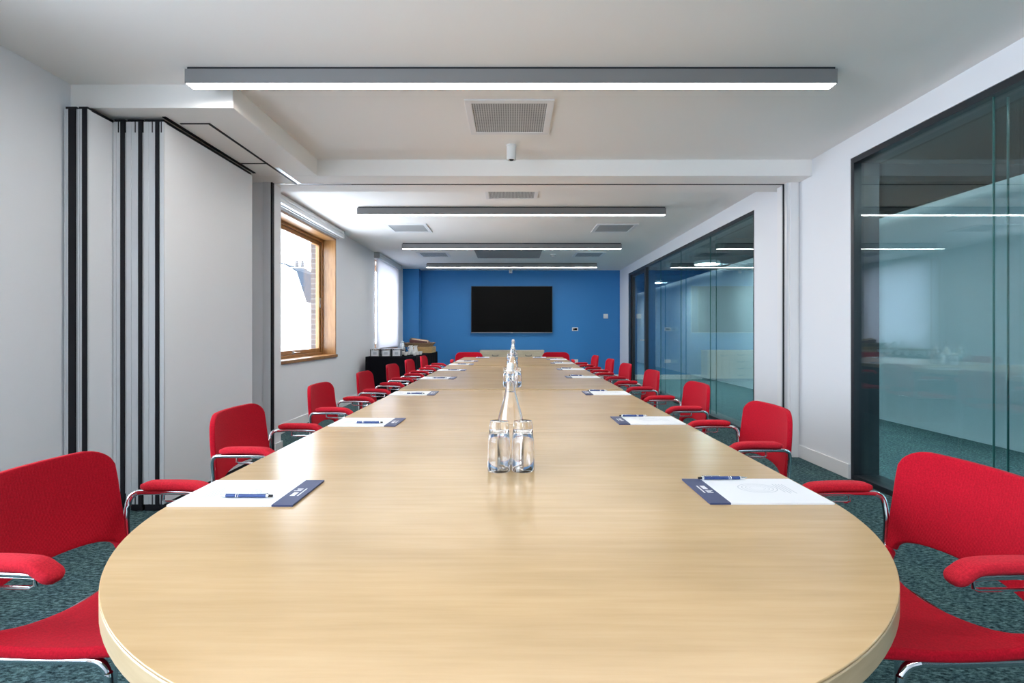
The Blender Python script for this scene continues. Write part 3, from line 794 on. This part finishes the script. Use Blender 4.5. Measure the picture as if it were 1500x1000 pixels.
for gi, (y, gn, nb, ox) in enumerate(((1.575, 'nearest', 1, -.003), (3.93, 'middle', 1, .002), (6.48, 'farthest', 2, .004))):
    ZG = zt(y) + .0003
    put2(0, bt0, (ox + (.004 if gi else -.002), y + .09, ZG), .3, 'clear swing-top water bottle in the %s group on the table' % gn if nb == 1 else 'clear swing-top water bottle of the farthest group, nearer of its two')
    if nb == 2: put2(0, bt0, (ox + .035 - .02, y + .255, ZG), 1.2, 'clear swing-top water bottle of the farthest group, nearer the blue wall')
    for k, (dx, dyy) in enumerate(((-.0355, 0), (.0355, .002), (-.036, .172), (.036, .170))[:2 if gi < 2 else 4]):
        put2(1, tm0, (ox + dx, y + dyy, ZG), 0, 'upturned clear tumbler %s the bottle in the %s group, %s side' % ('before' if k < 2 else 'behind', gn, 'window' if dx < 0 else 'glass'))

# ------------------------------------------------------------------ buffet table with black cloth
BX0, BX1, BY0, BY1, BZ = -2.52, -1.655, 9.1, 11.75, .735
def cloth():
    vs = []; fs = []; per = []
    def line(a, b, n, nx, ny):
        for k in range(n): per.append((a[0] + (b[0] - a[0]) * k / n, a[1] + (b[1] - a[1]) * k / n, nx, ny))
    line((BX0, BY0), (BX1, BY0), 24, 0, -1); line((BX1, BY0), (BX1, BY1), 60, 1, 0)
    line((BX1, BY1), (BX0, BY1), 24, 0, 1); line((BX0, BY1), (BX0, BY0), 60, -1, 0)
    n = len(per); rows = [(BZ, -.006), (BZ - .004, 0), (BZ - .02, .003), (.5, .010), (.25, .02), (.0, .032)]
    for i, (z, off) in enumerate(rows):
        for j, (x, y, nx, ny) in enumerate(per):
            q = off
            if i > 2: q += .012 * (i - 2) / 3 * (math.sin(j * .9) + .6 * math.sin(j * .37 + 1))
            if nx < 0: q = min(q, .02)
            vs.append((x + nx * q, y + ny * q, z))
    for i in range(len(rows) - 1):
        for j in range(n):
            l = (j + 1) % n; fs.append((i * n + j, i * n + l, (i + 1) * n + l, (i + 1) * n + j))
    fs.append(tuple(range(n)))
    b = MB(); b.add(vs, fs); return b
tag(cloth().obj('tablecloth', M['cloth_black'], angle=60), 'black tablecloth draped to the floor over the refreshment table', 'tablecloth')
def caddy(x, y, label):
    t = thing('tea_caddy', label, 'tea caddy', (x, y, BZ), 0, 'white tea caddies on the black cloth')
    a = .068
    MB().box(-a, a, -.05, .05, .006, .105).obj('box', M['paper'], t, smooth=False)
    b = MB()
    for s in (-1, 1):
        for q in (-1, 1): b.box(s * (a + .006) - .006, s * (a + .006) + .006, q * .053 - .006, q * .053 + .006, 0, .125)
    b.obj('corner_post', M['frame'], t, smooth=False)
    MB().box(-a - .012, a + .012, -.06, .06, .125, .135).lathe([(.012, .135), (.012, .145), (.004, .15)], 12).obj('lid', M['steel'], t, bevel=.002)
    MB().box(-.03, .03, -.0512, -.0503, .03, .08).obj('card', M['print'], t, smooth=False)
caddy(-2.385, 9.25, 'framed white tea caddy on the black cloth, closest to the window wall')
caddy(-2.20, 9.28, 'framed white tea caddy in the middle of the three on black cloth')
caddy(-2.025, 9.32, 'framed white tea caddy beside the stacked white cups')
def cup(src=None):
    t = thing('teacup', '', 'cup', (0, 0, 0), 0, 'white china cups on the black cloth')
    MB().lathe([(.001, .004), (.022, .003), (.024, 0), (.026, .003), (.036, .03), (.041, .062), (.0385, .062), (.033, .03), (.022, .008), (.001, .008)], 24).obj('bowl', M['clay'], t)
    MB().tube([(.036, 0, .05), (.056, 0, .05), (.06, 0, .035), (.05, 0, .02), (.032, 0, .02)], .004, 8, 3).obj('handle', M['clay'], t)
    return t
cp0 = cup(); fc = True
cn = ['window end', 'centre', 'room end']
for r, y in enumerate((9.62, 9.80, 9.98)):
    rn = ['front', 'middle', 'back'][r]
    for k in range(3):
        x = -2.10 + .165 * k + .02 * r
        lb = 'white china cup in the %s row on black cloth, %s' % (rn, cn[k])
        if fc: cp0.location = (x, y, BZ + .0004); cp0['label'] = lb; fc = False
        else: dup(cp0, (x, y, BZ + .0004), .4 * k + r, lb)
t = thing('vacuum_flask', 'tall silver vacuum flask on the black cloth behind the cups', 'flask', (-2.16, 10.45, BZ))
MB().lathe([(.001, 0), (.055, 0), (.058, .005), (.056, .12), (.045, .18), (.034, .205), (.034, .212)], 28).obj('body', M['silver'], t)
MB().lathe([(.036, .212), (.038, .22), (.034, .245), (.015, .252), (.001, .253)], 24).obj('lid', M['silver'], t)
MB().tube([(.05, 0, .19), (.085, 0, .18), (.085, 0, .09), (.056, 0, .07)], .007, 8, 3).obj('handle', M['bezel'], t)
for x, y, lb in ((-1.99, 10.4, 'white china milk jug beside the silver flask'), (-1.86, 10.2, 'white china milk jug near the wooden crate')):
    t = thing('milk_jug', lb, 'jug', (x, y, BZ), 1.0, 'white milk jugs on the black cloth')
    MB().lathe([(.001, .003), (.035, 0), (.045, .02), (.048, .06), (.036, .11), (.033, .14), (.040, .165), (.037, .165), (.030, .14), (.033, .11), (.044, .06), (.04, .02), (.001, .01)], 24).obj('body', M['clay'], t)
    MB().tube([(-.034, 0, .145), (-.07, 0, .14), (-.078, 0, .1), (-.046, 0, .055)], .006, 8, 3).obj('handle', M['clay'], t)
    MB().quadbox([(.030, -.014, .15), (.055, 0, .17), (.030, .014, .15), (.03, 0, .135)], (0, 0, .004)).obj('spout', M['clay'], t)
# pine crate with a tilted wicker basket of packets on top
t = thing('wooden_crate', 'light pine crate on the black cloth supporting the wicker basket', 'crate', (-1.83, 11.05, BZ))
b = MB()
for z in (.004, .062): b.box(-.20, .20, -.29, -.278, z, z + .05).box(-.20, .20, .278, .29, z, z + .05).box(-.20, -.188, -.278, .278, z, z + .05).box(.188, .20, -.278, .278, z, z + .05)
b.obj('slats', M['crate'], t, smooth=False)
MB().box(-.188, .188, -.278, .278, 0, .012).obj('bottom', M['crate'], t, smooth=False)
b = MB()
for s in (-1, 1):
    for q in (-1, 1): b.box(s * .18 - .008, s * .18 + .008, q * .27 - .008, q * .27 + .008, .012, .118)
b.obj('corner_post', M['crate'], t, smooth=False)
MB().box(-.2, .2, -.29, .29, .112, .122).obj('lid', M['crate'], t, smooth=False)
t = thing('wicker_basket', 'low brown wicker basket on the pine crate', 'basket', (-1.93, 11.05, BZ + .1222))
b = MB()
a0, a1, c0_, c1_ = .24, .29, .22, .26; H = .075
o1 = [(-a0, -c0_, 0), (a0, -c0_, 0), (a0, c0_, 0), (-a0, c0_, 0)]; o2 = [(-a1, -c1_, H), (a1, -c1_, H), (a1, c1_, H), (-a1, c1_, H)]
i2 = [(-a1 + .02, -c1_ + .02, H), (a1 - .02, -c1_ + .02, H), (a1 - .02, c1_ - .02, H), (-a1 + .02, c1_ - .02, H)]; i1 = [(-a0 + .02, -c0_ + .02, .015), (a0 - .02, -c0_ + .02, .015), (a0 - .02, c0_ - .02, .015), (-a0 + .02, c0_ - .02, .015)]
b.add(o1 + o2 + i2 + i1, [(3, 2, 1, 0), (12, 13, 14, 15)] + [(r * 4 + k, r * 4 + (k + 1) % 4, r * 4 + 4 + (k + 1) % 4, r * 4 + 4 + k) for r in range(3) for k in range(4)])
b.obj('woven_body', M['wicker'], t, smooth=False)
MB().tube([(x, y, H) for x, y, _ in o2 + [o2[0]]], .012, 8).obj('rim', M['wicker'], t)
pk = [('dark red', 'packet_red'), ('cream', 'packet_cream'), ('brown card', 'kraft')]
for k in range(6):
    cn_, mm = pk[k % 3]
    lb = '%s snack packet in the wicker basket, %s half' % (cn_, 'front' if k < 3 else 'back')
    t = thing('snack_packet', lb, 'packet', (-1.93 + .012 * (k % 2), 10.905 + .060 * k, BZ + .1222 + .0155), 0, 'snack packets standing in the wicker basket')
    hh = .075 - .006 * abs(k - 2); ww = .185
    top = []; bot = []
    for i in range(13):
        for j in range(7):
            u, w = -1 + i / 6, -1 + j / 3
            d_ = .024 * (max(0, 1 - u * u) * max(0, 1 - w ** 4)) ** .5
            z = hh + w * hh - .025 * (u + .2) * (1 if w > .9 else .6 * max(0, w))
            top.append((u * ww, -d_, z)); bot.append((u * ww, d_, z))
    q = [(i * 7 + j, i * 7 + j + 1, i * 7 + 8 + j, i * 7 + 7 + j) for i in range(12) for j in range(6)]
    MB().add(top, q).obj('front_film', M[mm], t, angle=80)
    MB().add(bot, q).obj('back_film', M['packet_cream'], t, angle=80)

# ------------------------------------------------------------------ light, world, camera
W = bpy.data.worlds.new('overcast_sky'); S.world = W; W.use_nodes = True
bg = W.node_tree.nodes['Background']; bg.inputs['Color'].default_value = (.78, .865, 1, 1); bg.inputs['Strength'].default_value = 6.2
def portal(w, x):
    l = bpy.data.lights.new('window_portal', 'AREA'); l.shape = 'RECTANGLE'; l.size = w[3] - w[2]; l.size_y = w[1] - w[0]
    l.cycles.is_portal = True
    o = bpy.data.objects.new('window_portal', l); COL.objects.link(o)
    o.location = (x, (w[0] + w[1]) / 2, (w[2] + w[3]) / 2); o.rotation_euler = (0, -PI / 2, 0)
for w in (W0, W1, W2): portal(w, -3.06)

cam = bpy.data.cameras.new('camera'); co = bpy.data.objects.new('camera', cam); COL.objects.link(co)
co.location = (0, 0, CH); co.rotation_euler = (PI / 2, 0, 0)
cam.sensor_width = 36; cam.lens = 36 * 775 / 1500; cam.shift_y = -13 / 1500; cam.clip_start = .05
S.camera = co
vs_ = S.view_settings
vs_.view_transform = 'Standard'; vs_.look = 'None'; vs_.gamma = 1; vs_.exposure = 1.05
try: vs_.use_curve_mapping = False
except Exception: pass
cy = S.cycles
cy.max_bounces = 14; cy.diffuse_bounces = 6; cy.glossy_bounces = 6; cy.transmission_bounces = 14; cy.transparent_max_bounces = 40
cy.use_denoising = True; cy.sample_clamp_indirect = 8
